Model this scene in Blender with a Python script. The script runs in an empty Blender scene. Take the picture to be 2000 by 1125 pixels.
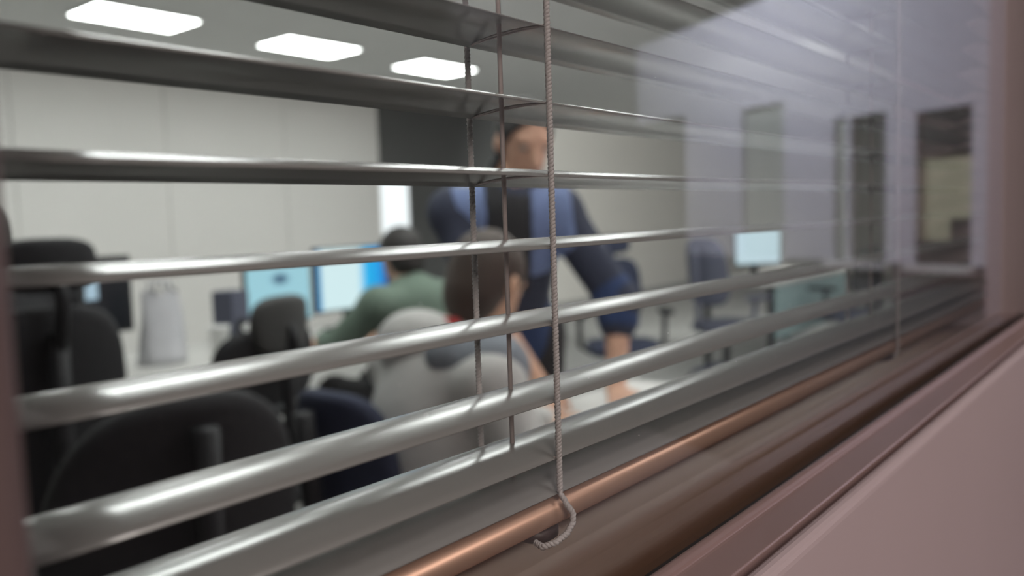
import bpy, bmesh, math, random
import numpy as np
from mathutils import Vector, Matrix

S = bpy.context.scene
C = S.collection
random.seed(4)
PI = math.pi

# ------------------------------------------------------------------ camera
CAM_Z = 1.30
cam_d = bpy.data.cameras.new('camera')
cam_d.sensor_width = 36.0
cam_d.lens = 36.0 * 1637.0 / 2000.0
cam_d.clip_start = 0.005
cam_d.clip_end = 60
cam_d.dof.use_dof = True
cam_d.dof.focus_distance = 0.213
cam_d.dof.aperture_fstop = 10.5
cam = bpy.data.objects.new('camera', cam_d)
C.objects.link(cam)
R3 = Matrix(((0.6312, 0.0834, -0.7711), (-0.7750, 0.0270, -0.6314), (-0.0318, 0.9962, 0.0817)))
M4 = R3.to_4x4()
M4.translation = (0, 0, CAM_Z)
cam.matrix_world = M4
S.camera = cam

# ------------------------------------------------------------------ world and exposure
w = bpy.data.worlds.new('world')
S.world = w
w.use_nodes = True
w.node_tree.nodes['Background'].inputs[0].default_value = (0.8, 0.85, 1, 1)
w.node_tree.nodes['Background'].inputs[1].default_value = 0.05
S.view_settings.view_transform = 'Standard'
S.view_settings.look = 'None'
S.view_settings.exposure = 0.0
S.view_settings.gamma = 1.0
S.view_settings.use_curve_mapping = False
S.cycles.use_denoising = True
S.cycles.max_bounces = 10
S.cycles.transparent_max_bounces = 12
S.cycles.sample_clamp_indirect = 4.0
S.cycles.caustics_reflective = False
S.cycles.caustics_refractive = False

PANEL_E = 17.0          # ceiling panels of the office


def lamp(name, kind, loc, energy, col, size=0.5, target=None, size_y=None, spot=None):
    d = bpy.data.lights.new(name, kind)
    d.energy = energy
    d.color = col
    if kind == 'AREA':
        d.size = size
        if size_y:
            d.shape = 'RECTANGLE'
            d.size_y = size_y
    else:
        d.shadow_soft_size = size
    if spot:
        d.spot_size = spot
        d.spot_blend = 0.6
    o = bpy.data.objects.new(name, d)
    o.location = loc
    if target is not None:
        o.rotation_euler = (Vector(target) - Vector(loc)).to_track_quat('-Z', 'Y').to_euler()
    C.objects.link(o)
    return o


# corridor side: daylight falling on the end wall, an added overhead fill, warm lamp light from the left
lamp('corridor_daylight', 'AREA', (2.9, -2.05, 2.5), 36, (0.86, 0.88, 1.0), 0.8, (4.4, -1.9, 1.6), 0.4)
lamp('corridor_bounce_fill', 'AREA', (0.5, -0.9, 2.66), 9, (1.0, 0.87, 0.84), 0.6, (0.5, -0.75, 0.0), 0.6)  # unseen fill, added so bounce off the floor lifts the slat undersides
lamp('corridor_lamp', 'AREA', (-0.8, -1.25, 1.95), 13, (1.0, 0.82, 0.75), 0.6, (0.4, 0.1, 1.25), 0.6)


# unseen fill spots added near the window to brighten the right wall and floor
lamp('office_fill_spot', 'SPOT', (6.5, 1.2, 2.62), 900, (0.98, 1.0, 0.97), 0.12, (11.0, 7.0, 0.4), spot=1.05)
lamp('office_fill_spot', 'SPOT', (3.4, 0.9, 2.62), 110, (0.98, 1.0, 0.97), 0.12, (5.0, 3.2, 0.0), spot=1.4)


# ------------------------------------------------------------------ materials
def mat(name, col, rough=0.6, metal=0.0, spec=0.5, noise=0.0, scale=20.0, bump=0.0, emit=None, estr=0.0, sheen=0.0, coat=0.0):
    m = bpy.data.materials.new(name)
    m.use_nodes = True
    nt = m.node_tree
    b = nt.nodes['Principled BSDF']
    b.inputs['Base Color'].default_value = (*col, 1)
    b.inputs['Roughness'].default_value = rough
    b.inputs['Metallic'].default_value = metal
    b.inputs['Specular IOR Level'].default_value = spec
    b.inputs['Coat Weight'].default_value = coat
    if sheen:
        b.inputs['Sheen Weight'].default_value = sheen
    if noise or bump:
        tc = nt.nodes.new('ShaderNodeTexCoord')
        n = nt.nodes.new('ShaderNodeTexNoise')
        n.inputs['Scale'].default_value = scale
        n.inputs['Detail'].default_value = 5
        nt.links.new(tc.outputs['Object'], n.inputs['Vector'])
        if noise:
            mx = nt.nodes.new('ShaderNodeMix')
            mx.data_type = 'RGBA'
            mx.inputs[6].default_value = (*[c * (1 - noise) for c in col], 1)
            mx.inputs[7].default_value = (*[min(1, c * (1 + noise)) for c in col], 1)
            nt.links.new(n.outputs['Fac'], mx.inputs[0])
            nt.links.new(mx.outputs[2], b.inputs['Base Color'])
        if bump:
            bp = nt.nodes.new('ShaderNodeBump')
            bp.inputs['Strength'].default_value = bump
            bp.inputs['Distance'].default_value = 0.01
            nt.links.new(n.outputs['Fac'], bp.inputs['Height'])
            nt.links.new(bp.outputs['Normal'], b.inputs['Normal'])
    if emit:
        b.inputs['Emission Color'].default_value = (*emit, 1)
        b.inputs['Emission Strength'].default_value = estr
    return m


def glass_mat():
    m = bpy.data.materials.new('clear_glass')
    m.use_nodes = True
    nt = m.node_tree
    nt.nodes.clear()
    out = nt.nodes.new('ShaderNodeOutputMaterial')
    mix = nt.nodes.new('ShaderNodeMixShader')
    tr = nt.nodes.new('ShaderNodeBsdfTransparent')
    tr.inputs[0].default_value = (0.965, 0.975, 0.97, 1)
    gl = nt.nodes.new('ShaderNodeBsdfGlossy')
    gl.inputs['Roughness'].default_value = 0.0
    geo = nt.nodes.new('ShaderNodeNewGeometry')
    dot = nt.nodes.new('ShaderNodeVectorMath')
    dot.operation = 'DOT_PRODUCT'
    nt.links.new(geo.outputs['Normal'], dot.inputs[0])
    nt.links.new(geo.outputs['Incoming'], dot.inputs[1])

    def mth(op, a, b=None):
        n = nt.nodes.new('ShaderNodeMath')
        n.operation = op
        for i, v in enumerate((a, b)):
            if v is None:
                continue
            if isinstance(v, (int, float)):
                n.inputs[i].default_value = v
            else:
                nt.links.new(v, n.inputs[i])
        return n.outputs[0]
    c = mth('ABSOLUTE', dot.outputs['Value'])
    f = mth('POWER', mth('SUBTRACT', 1.0, c), 4.2)
    f = mth('ADD', mth('MULTIPLY', f, 0.95), 0.04)
    nt.links.new(f, mix.inputs[0])
    nt.links.new(tr.outputs[0], mix.inputs[1])
    nt.links.new(gl.outputs[0], mix.inputs[2])
    nt.links.new(mix.outputs[0], out.inputs[0])
    return m


M = {}
M['slat'] = mat('silver_slat_paint', (0.48, 0.482, 0.475), 0.24, 0.32, noise=0.02, scale=60)
M['bronze'] = mat('bronze_frame_paint', (0.20, 0.15, 0.147), 0.42, 0.25, noise=0.05, scale=8)
M['bead'] = mat('bronze_bead_paint', (0.46, 0.33, 0.315), 0.28, 0.35, noise=0.05, scale=30)
M['sillm'] = mat('brown_sill_paint', (0.24, 0.135, 0.088), 0.6, 0.0, spec=0.25, noise=0.12, scale=14)
M['rail'] = mat('copper_brown_rail_paint', (0.74, 0.48, 0.36), 0.40, 0.5, noise=0.04, scale=30)
M['gasket'] = mat('black_rubber', (0.02, 0.02, 0.02), 0.5)
M['cord'] = mat('grey_cord', (0.66, 0.63, 0.63), 0.8, noise=0.2, scale=900)
M['liftcord'] = mat('brown_grey_cord', (0.66, 0.58, 0.57), 0.8, noise=0.15, scale=900)
M['plug'] = mat('dark_brown_plastic', (0.06, 0.035, 0.03), 0.45)
M['glass'] = glass_mat()
M['cream'] = mat('cream_wall_paint', (0.77, 0.76, 0.73), 0.75, noise=0.03, scale=1.5)
M['beige'] = mat('beige_wall_paint', (0.72, 0.70, 0.66), 0.8, noise=0.03, scale=1.2)
M['charcoal_wall'] = mat('charcoal_wall_paint', (0.12, 0.124, 0.122), 0.6, noise=0.15, scale=1)
M['greywall'] = mat('grey_wall_paint', (0.35, 0.35, 0.34), 0.8, noise=0.05, scale=2)
M['carpet'] = mat('grey_carpet', (0.40, 0.395, 0.38), 0.95, noise=0.2, scale=180, bump=0.3)
M['darkfloor'] = mat('corridor_floor', (0.55, 0.48, 0.46), 0.5, noise=0.2, scale=4)
M['ceil'] = mat('grey_ceiling_tile', (0.72, 0.73, 0.72), 0.9, noise=0.05, scale=5)
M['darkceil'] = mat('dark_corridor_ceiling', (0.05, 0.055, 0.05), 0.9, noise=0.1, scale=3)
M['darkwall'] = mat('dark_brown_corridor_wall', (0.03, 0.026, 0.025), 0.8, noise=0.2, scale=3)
M['bluewhite'] = mat('pale_corridor_wall_paint', (0.72, 0.72, 0.80), 0.8, noise=0.03, scale=2)
M['mauve'] = mat('mauve_wall_paint', (0.60, 0.50, 0.515), 0.6, noise=0.05, scale=6)
M['panel'] = mat('light_panel_diffuser', (0.9, 0.9, 0.9), 0.5, emit=(0.97, 1.0, 0.98), estr=PANEL_E)
M['whitemetal'] = mat('white_metal', (0.75, 0.75, 0.74), 0.4)
M['black'] = mat('black_fabric', (0.018, 0.018, 0.02), 0.85, noise=0.3, scale=60, bump=0.2)
M['blackp'] = mat('black_plastic', (0.018, 0.018, 0.02), 0.55, spec=0.3)
M['darkgrey'] = mat('dark_grey_fabric', (0.07, 0.07, 0.068), 0.8, noise=0.15, scale=80, bump=0.2)
M['navy'] = mat('navy_fabric', (0.022, 0.028, 0.055), 0.85, noise=0.2, scale=50)
M['slate'] = mat('slate_blue_fabric', (0.085, 0.09, 0.125), 0.85, noise=0.15, scale=50)
M['chrome'] = mat('chrome', (0.6, 0.6, 0.6), 0.15, 1.0)
M['lightgreyp'] = mat('light_grey_plastic', (0.45, 0.46, 0.45), 0.5)
M['desk'] = mat('white_desk_laminate', (0.66, 0.65, 0.62), 0.45, noise=0.03, scale=6)
M['deskleg'] = mat('dark_metal', (0.05, 0.05, 0.05), 0.4, 0.6)
M['teal'] = mat('teal_panel', (0.30, 0.42, 0.42), 0.5, noise=0.05, scale=4)
M['paper'] = mat('white_paper', (0.82, 0.82, 0.80), 0.8)
M['bag'] = mat('white_plastic_bag', (0.50, 0.50, 0.52), 0.55, noise=0.12, scale=14, bump=0.5)
M['skin'] = mat('skin', (0.60, 0.36, 0.255), 0.55, noise=0.08, scale=14)
M['skin2'] = mat('fair_skin', (0.55, 0.33, 0.22), 0.55, noise=0.08, scale=14)
M['hairblack'] = mat('black_hair', (0.022, 0.019, 0.017), 0.6, noise=0.3, scale=90, bump=0.4)
M['hairbrown'] = mat('dark_brown_hair', (0.05, 0.032, 0.023), 0.6, noise=0.35, scale=90, bump=0.4)
M['eye'] = mat('eye_white', (0.36, 0.32, 0.29), 0.3)
M['hoodie'] = mat('light_grey_fleece', (0.52, 0.515, 0.495), 0.95, noise=0.1, scale=40, bump=0.2)
M['hoodgrey'] = mat('blue_grey_fleece', (0.21, 0.23, 0.26), 0.95, noise=0.1, scale=40, bump=0.2)
M['red'] = mat('red_patch', (0.5, 0.05, 0.05), 0.7)
M['green'] = mat('grey_green_cloth', (0.135, 0.185, 0.145), 0.9, noise=0.12, scale=30, bump=0.2)
M['jacket'] = mat('navy_jacket_cloth', (0.030, 0.036, 0.062), 0.85, noise=0.15, scale=30, bump=0.2)
M['yoke'] = mat('periwinkle_cloth', (0.15, 0.20, 0.36), 0.85, noise=0.1, scale=30)
M['blue'] = mat('blue_cloth', (0.024, 0.045, 0.12), 0.85, noise=0.12, scale=30)
M['scarf'] = mat('charcoal_cloth', (0.022, 0.022, 0.024), 0.9, noise=0.2, scale=40)
M['yokegrey'] = mat('light_grey_cloth', (0.34, 0.35, 0.38), 0.9, noise=0.1, scale=30)
M['trouser'] = mat('dark_trouser_cloth', (0.03, 0.028, 0.03), 0.9, noise=0.2, scale=30)
M['olive'] = mat('olive_brown_cloth', (0.075, 0.068, 0.05), 0.9, noise=0.2, scale=30)
M['shoe'] = mat('black_leather', (0.015, 0.015, 0.015), 0.4)
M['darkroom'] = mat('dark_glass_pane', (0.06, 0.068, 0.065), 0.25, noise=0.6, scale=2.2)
M['greenpane'] = mat('grey_green_blind', (0.46, 0.50, 0.45), 0.8, noise=0.1, scale=3)
M['dado'] = mat('dark_grey_dado', (0.07, 0.075, 0.085), 0.6, noise=0.15, scale=3)
M['yellowpane'] = mat('yellow_lit_pane', (0.62, 0.64, 0.42), 0.8, noise=0.12, scale=3)  # yellowish light of a lit pane, put into its colour


def screen_mat(name, fn):
    m = bpy.data.materials.new(name)
    m.use_nodes = True
    nt = m.node_tree
    b = nt.nodes['Principled BSDF']
    b.inputs['Base Color'].default_value = (0.01, 0.01, 0.01, 1)
    b.inputs['Roughness'].default_value = 0.3
    fn(nt, b)
    return m


def ramp(nt, fac, stops, interp='LINEAR'):
    r = nt.nodes.new('ShaderNodeValToRGB')
    r.color_ramp.interpolation = interp
    e = r.color_ramp.elements
    while len(e) < len(stops):
        e.new(0.5)
    for el, (p, c) in zip(e, stops):
        el.position = p
        el.color = (*c, 1)
    nt.links.new(fac, r.inputs[0])
    return r.outputs[0]


def scr_plain(col, st):
    def fn(nt, b):
        b.inputs['Emission Color'].default_value = (*col, 1)
        b.inputs['Emission Strength'].default_value = st
    return fn


def scr_doc(nt, b):
    # pale page with a dark picture near its top
    tc = nt.nodes.new('ShaderNodeTexCoord')
    mp = nt.nodes.new('ShaderNodeMapping')
    mp.inputs['Location'].default_value = (-0.1, 0, -1.6)
    mp.inputs['Scale'].default_value = (14, 0, 26)
    nt.links.new(tc.outputs['Object'], mp.inputs[0])
    g = nt.nodes.new('ShaderNodeTexGradient')
    g.gradient_type = 'SPHERICAL'
    nt.links.new(mp.outputs[0], g.inputs[0])
    c = ramp(nt, g.outputs['Fac'], [(0.0, (0.36, 0.66, 0.76)), (0.25, (0.30, 0.56, 0.68)), (0.6, (0.05, 0.12, 0.2))])
    nt.links.new(c, b.inputs['Emission Color'])
    b.inputs['Emission Strength'].default_value = 1.0


def scr_wall(nt, b):
    # white window over a bright blue desktop picture at the right
    tc = nt.nodes.new('ShaderNodeTexCoord')
    sp = nt.nodes.new('ShaderNodeSeparateXYZ')
    nt.links.new(tc.outputs['Object'], sp.inputs[0])
    mr = nt.nodes.new('ShaderNodeMapRange')
    mr.inputs[1].default_value = -0.25
    mr.inputs[2].default_value = 0.25
    nt.links.new(sp.outputs['X'], mr.inputs[0])
    c = ramp(nt, mr.outputs[0], [(0.0, (0.0, 0.19, 0.50)), (0.05, (0.02, 0.3, 0.6)), (0.09, (0.72, 0.93, 0.97)), (0.56, (0.72, 0.93, 0.97)),
                                 (0.68, (0.0, 0.50, 0.95)), (0.86, (0.0, 0.36, 0.9)), (1.0, (0.03, 0.05, 0.3))])
    nt.links.new(c, b.inputs['Emission Color'])
    b.inputs['Emission Strength'].default_value = 1.0


M['scr_doc'] = screen_mat('screen_document', scr_doc)
M['scr_wall'] = screen_mat('screen_desktop', scr_wall)
M['scr_pale'] = screen_mat('screen_pale_blue', scr_plain((0.62, 0.82, 0.90), 1.0))
M['scr_white'] = screen_mat('screen_white', scr_plain((0.93, 0.98, 1.0), 1.25))
M['scr_small'] = screen_mat('screen_small', scr_plain((0.45, 0.62, 0.75), 0.9))
M['scr_off'] = mat('screen_off', (0.015, 0.017, 0.022), 0.3)


# ------------------------------------------------------------------ mesh helpers
def obj(name, bm, m, parent=None, smooth=False, bevel=0.0, seg=2):
    if isinstance(bm, bmesh.types.BMesh):
        bmesh.ops.recalc_face_normals(bm, faces=bm.faces)
        me = bpy.data.meshes.new(name)
        bm.to_mesh(me)
        bm.free()
    else:
        me = bm
    if not me.materials:
        me.materials.append(m)
    if smooth:
        me.polygons.foreach_set('use_smooth', [True] * len(me.polygons))
    o = bpy.data.objects.new(name, me)
    C.objects.link(o)
    if parent is not None:
        o.parent = parent
    if bevel:
        b = o.modifiers.new('bevel', 'BEVEL')
        b.width = bevel
        b.segments = seg
        b.limit_method = 'ANGLE'
        b.harden_normals = False
    return o


def bx(bm, x0, x1, y0, y1, z0, z1):
    v = [bm.verts.new(p) for p in ((x0, y0, z0), (x1, y0, z0), (x1, y1, z0), (x0, y1, z0), (x0, y0, z1), (x1, y0, z1), (x1, y1, z1), (x0, y1, z1))]
    for f in ((0, 3, 2, 1), (4, 5, 6, 7), (0, 1, 5, 4), (1, 2, 6, 5), (2, 3, 7, 6), (3, 0, 4, 7)):
        bm.faces.new([v[i] for i in f])
    return bm


def box(x0, x1, y0, y1, z0, z1):
    return bx(bmesh.new(), x0, x1, y0, y1, z0, z1)


def tube(bm, pts, r, n=8, cap=True):
    pts = [Vector(p) for p in pts]
    rs = r if isinstance(r, (list, tuple)) else [r] * len(pts)
    t0 = (pts[1] - pts[0]).normalized()
    u = t0.orthogonal().normalized()
    rings = []
    for i, p in enumerate(pts):
        a = pts[max(0, i - 1)]
        b = pts[min(len(pts) - 1, i + 1)]
        t = (b - a).normalized()
        u = (u - t * u.dot(t)).normalized()
        v = t.cross(u)
        rings.append([bm.verts.new(p + (u * math.cos(2 * PI * k / n) + v * math.sin(2 * PI * k / n)) * rs[i]) for k in range(n)])
    for a, b in zip(rings, rings[1:]):
        for k in range(n):
            bm.faces.new((a[k], a[(k + 1) % n], b[(k + 1) % n], b[k]))
    if cap:
        bm.faces.new(rings[0][::-1])
        bm.faces.new(rings[-1])
    return bm


def lathe(bm, prof, n=24, cx=0, cy=0):
    rings = []
    for r, z in prof:
        rings.append([bm.verts.new((cx + r * math.cos(2 * PI * k / n), cy + r * math.sin(2 * PI * k / n), z)) for k in range(n)])
    for a, b in zip(rings, rings[1:]):
        for k in range(n):
            bm.faces.new((a[k], a[(k + 1) % n], b[(k + 1) % n], b[k]))
    bm.faces.new(rings[0][::-1])
    bm.faces.new(rings[-1])
    return bm


def pad(w, h, d, curve=0.0, n=10, e=4.0, taper=0.0):
    """a cushion standing in XZ: superellipse outline w x h, thickness d along Y, bent about Z by `curve`"""
    bm = bmesh.new()
    ringN = 40
    layers = []
    for s, yy in ((0.90, -0.5), (0.97, -0.42), (1.0, -0.2), (1.0, 0.2), (0.97, 0.42), (0.90, 0.5)):
        ring = []
        for k in range(ringN):
            a = 2 * PI * k / ringN
            ca, sa = math.cos(a), math.sin(a)
            x = math.copysign(abs(ca) ** (2 / e), ca) * w / 2 * s
            z = math.copysign(abs(sa) ** (2 / e), sa) * h / 2 * s
            x *= 1 - taper * (z / h + 0.5)
            ring.append((x, yy * d, z))
        layers.append(ring)
    # fill discs with concentric rings so that the bend is smooth
    grid = []
    for f in (0.0, 0.35, 0.7):
        grid.append([(x * f, y * (1.0 + 0.15 * (1 - f)), z * f) for x, y, z in layers[0]])
    allr = grid[1:] + layers + [[(x * f, y * (1.0 + 0.15 * (1 - f)), z * f) for x, y, z in layers[-1]] for f in (0.7, 0.35)]

    def bend(p):
        x, y, z = p
        return (x, y - curve * (x / (w / 2)) ** 2, z)
    rings = [[bm.verts.new(bend(p)) for p in r] for r in allr]
    for a, b in zip(rings, rings[1:]):
        for k in range(ringN):
            bm.faces.new((a[k], a[(k + 1) % ringN], b[(k + 1) % ringN], b[k]))
    c0 = bm.verts.new(bend((0, -0.6 * d, 0)))
    c1 = bm.verts.new(bend((0, 0.6 * d, 0)))
    for k in range(ringN):
        bm.faces.new((rings[0][(k + 1) % ringN], rings[0][k], c0))
        bm.faces.new((rings[-1][k], rings[-1][(k + 1) % ringN], c1))
    return bm


def xf(bm, loc=(0, 0, 0), rot=(0, 0, 0)):
    m = Matrix.Translation(loc) @ Matrix.Rotation(rot[2], 4, 'Z') @ Matrix.Rotation(rot[1], 4, 'Y') @ Matrix.Rotation(rot[0], 4, 'X')
    bmesh.ops.transform(bm, matrix=m, verts=bm.verts)
    return bm


def tag(o, label=None, cat=None, group=None, kind=None):
    if label:
        o['label'] = label
    if cat:
        o['category'] = cat
    if group:
        o['group'] = group
    if kind:
        o['kind'] = kind
    return o


def thing(name, label, cat, loc=(0, 0, 0), rz=0.0, group=None):
    o = bpy.data.objects.new(name, None)
    C.objects.link(o)
    o.empty_display_size = 0.1
    o.location = loc
    o.rotation_euler = (0, 0, rz)
    return tag(o, label, cat, group)


def struct(name, bm, m, parent=None, **k):
    o = obj(name, bm, m, parent, **k)
    if parent is None:
        o['kind'] = 'structure'
    return o


def dup(root, loc, rz, label=None):
    r = root.copy()
    C.objects.link(r)
    r.location = loc
    r.rotation_euler = (0, 0, rz)
    if label:
        r['label'] = label
    for ch in list(root.children):
        c = ch.copy()
        C.objects.link(c)
        c.parent = r
        for g in list(ch.children):
            d = g.copy()
            C.objects.link(d)
            d.parent = c
    return r


# ------------------------------------------------------------------ room shell (office side, y > 0.083)
struct('floor', box(-3, 16, 0.12, 7.6, -0.1, 0), M['carpet'])
struct('ceiling', box(-3, 16, 0.12, 7.6, 2.7, 2.8), M['ceil'])
bm = bmesh.new()
xs = [-3, -1.1, 0.14, 1.375, 2.61, 3.845, 5.08, 6.312]
for a, b in zip(xs, xs[1:]):
    bx(bm, a + 0.004, b - 0.004, 7.0, 7.03, 0.0, 2.7)
bx(bm, -3, 6.312, 7.025, 7.1, 0, 2.7)
struct('wall_back', bm, M['cream'])
struct('wall_back_recess', box(6.25, 8.95, 7.12, 7.2, 0, 2.7), M['charcoal_wall'])
bm = box(8.9, 16, 7.0, 7.1, 0, 2.7)
struct('wall_back_far', bm, M['beige'])
struct('baseboard_back', box(8.92, 16, 6.985, 7.0, 0, 0.1), M['greywall'], bevel=0.003)
struct('wall_right', box(16, 16.1, 0.1, 7.2, 0, 2.7), M['beige'])
struct('wall_left', box(-3.1, -3, 0.1, 7.2, 0, 2.7), M['cream'])

# partition with the window: opening x 0.03..0.757, z 1.2..1.78
OX0, OX1 = 0.020, 0.757
bm = bmesh.new()
bx(bm, -3, OX0, 0.0835, 0.2, 0, 2.7)
bx(bm, OX1, 5, 0.0835, 0.2, 0, 2.7)
bx(bm, OX0, OX1, 0.0835, 0.2, 1.86, 2.7)
bx(bm, OX0, OX1, 0.0835, 0.2, 0, 1.19)
bx(bm, 5, 16, 0.0835, 0.2, 0, 2.7)
struct('wall_front', bm, M['mauve'])

win = bpy.data.objects.new('window_1', None)
C.objects.link(win)
win['kind'] = 'structure'
# outer frame, its lower rail is the mauve flat at the lower right
bm = bmesh.new()
bx(bm, -0.02, 0.83, 0.0775, 0.0834, 1.06, 1.2126)
obj('frame_rail', bm, M['mauve'], win, bevel=0.003, seg=4)
bm = bmesh.new()
bx(bm, -0.03, 0.0304, 0.083, 0.20, 1.0, 1.86)
obj('frame_stile', bm, M['bronze'], win, bevel=0.002)
bm = bmesh.new()
bx(bm, 0.755, 0.80, 0.0838, 0.20, 1.0, 1.86)
obj('frame_stile', bm, M['mauve'], win, bevel=0.002)
bm = bmesh.new()
bx(bm, 0.02, 0.757, 0.083, 0.20, 1.80, 1.86)
obj('frame_head', bm, M['bronze'], win, bevel=0.002)
# glazing bead with a rounded upper lip
bm = bmesh.new()
prof = [(0.0846, 1.196), (0.0846, 1.2120), (0.0850, 1.2126), (0.0938, 1.2134)]
for k in range(7):
    a = PI * k / 6
    prof.append((0.0966 - 0.0020 * math.cos(a), 1.2136 + 0.0021 * math.sin(a)))
prof += [(0.0990, 1.196)]
v0 = [bm.verts.new((0.0304, y, z)) for y, z in prof]
v1 = [bm.verts.new((0.755, y, z)) for y, z in prof]
for i in range(len(prof)):
    j = (i + 1) % len(prof)
    bm.faces.new((v0[i], v0[j], v1[j], v1[i]))
bm.faces.new(v0)
bm.faces.new(v1[::-1])
obj('glazing_bead', bm, M['bead'], win, bevel=0.0002)
obj('gasket', box(0.0304, 0.755, 0.0990, 0.1012, 1.196, 1.2132), M['gasket'], win)
obj('glass_pane', box(0.0304, 0.755, 0.1014, 0.1064, 1.198, 1.80), M['glass'], win)
bm = bmesh.new()
rd = random.Random(11)
for k in range(26):
    bmesh.ops.create_icosphere(bm, subdivisions=1, radius=rd.uniform(0.00005, 0.00013), matrix=Matrix.Translation((rd.uniform(0.07, 0.32), 0.1012, 1.3 + rd.uniform(-0.06, 0.05))))
dust = obj('dust_speck', bm, M['paper'], win)
dust['kind'] = 'stuff'
obj('sill', box(0.0304, 0.755, 0.1066, 0.205, 1.190, 1.203), M['sillm'], win, bevel=0.0015)

obj('sill_light_stop', box(0.0304, 0.755, 0.160, 0.2, 1.2031, 1.2165), M['bronze'], win, bevel=0.001)  # unseen upstand added to keep low room light off the sill

# ------------------------------------------------------------------ venetian blind
blind = thing('venetian_blind', 'silver slatted venetian blind with grey ladder cords behind the glass', 'blind', (0.395, 0.1375, 1.219))
BO = Vector((0.395, 0.1375, 1.219))
SX0, SX1 = 0.043, 0.746
zs = [1.2312, 1.2400, 1.2545, 1.2740, 1.2935, 1.3115, 1.3293, 1.3480]
while zs[-1] < 1.76:
    zs.append(zs[-1] + 0.0187)


def slat_mesh(seed):
    bm = bmesh.new()
    rnd = random.Random(seed)
    nx, ny = 40, 10
    top, bot = [], []
    wv = [rnd.uniform(-1, 1) for _ in range(6)]
    for i in range(nx + 1):
        x = SX0 + (SX1 - SX0) * i / nx - BO.x
        rt, rb = [], []
        dz = 0.00022 * math.sin(9 * x + 3 * wv[0]) + 0.00015 * math.sin(23 * x + 3 * wv[1])
        for j in range(ny + 1):
            s = j / ny * 2 - 1
            y = s * 0.0125
            z = 0.0030 * (1 - s * s) - 0.0017 + dz
            rt.append(bm.verts.new((x, y, z + 0.00012)))
            rb.append(bm.verts.new((x, y, z - 0.00012)))
        top.append(rt)
        bot.append(rb)
    for i in range(nx):
        for j in range(ny):
            bm.faces.new((top[i][j], top[i + 1][j], top[i + 1][j + 1], top[i][j + 1]))
            bm.faces.new((bot[i][j], bot[i][j + 1], bot[i + 1][j + 1], bot[i + 1][j]))
        for j in (0, ny):
            bm.faces.new((top[i][j], top[i + 1][j], bot[i + 1][j], bot[i][j]))
    for i in (0, nx):
        for j in range(ny):
            bm.faces.new((top[i][j], top[i][j + 1], bot[i][j + 1], bot[i][j]))
    return bm


for i, z in enumerate(zs):
    o = obj('slat', slat_mesh(i), M['slat'], blind, smooth=True)
    o.location = (0, 0, z - BO.z)
    tilt = -0.052 if i > 1 else (-0.02 if i == 1 else 0.0)
    o.rotation_euler = (tilt + random.uniform(-0.006, 0.006), 0, 0)

# bottom rail: rounded bar
bm = bmesh.new()
prof = []
ry, rz_ = 0.0125, 0.0046
for k in range(28):
    a = 2 * PI * k / 28
    ca, sa = math.cos(a), math.sin(a)
    prof.append((math.copysign(abs(ca) ** 0.55, ca) * ry, math.copysign(abs(sa) ** 0.75, sa) * rz_ + 0.0052))
v0 = [bm.verts.new((SX0 - BO.x, y, z)) for y, z in prof]
v1 = [bm.verts.new((SX1 - BO.x, y, z)) for y, z in prof]
for i in range(28):
    j = (i + 1) % 28
    bm.faces.new((v0[i], v0[j], v1[j], v1[i]))
bm.faces.new(v0)
bm.faces.new(v1[::-1])
rail = obj('bottom_rail', bm, M['rail'], blind, smooth=True)
rail['label'] = 'copper brown bottom rail'


def cord(name, pts, r=0.00056, m=M['cord'], off=0.00034, pitch=0.0019):
    """two twisted strands along a path"""
    P = [Vector(p) - BO for p in pts]
    # resample
    L = [0.0]
    for a, b in zip(P, P[1:]):
        L.append(L[-1] + (b - a).length)
    n = int(L[-1] / (pitch / 8))
    bm = bmesh.new()
    out = ([], [])
    j = 0
    for i in range(n + 1):
        s = L[-1] * i / n
        while j < len(L) - 2 and s > L[j + 1]:
            j += 1
        f = (s - L[j]) / max(1e-9, L[j + 1] - L[j])
        p = P[j].lerp(P[j + 1], f)
        t = (P[j + 1] - P[j]).normalized()
        u = t.cross(Vector((0, 0.3, 1)) if abs(t.z) < 0.7 else Vector((0, 1, 0.0))).normalized()
        v = t.cross(u)
        a = 2 * PI * s / pitch
        d = (u * math.cos(a) + v * math.sin(a)) * off
        out[0].append(p + d)
        out[1].append(p - d)
    for st in out:
        tube(bm, st, r, 5)
    return obj(name, bm, m, blind, smooth=True)


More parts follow.
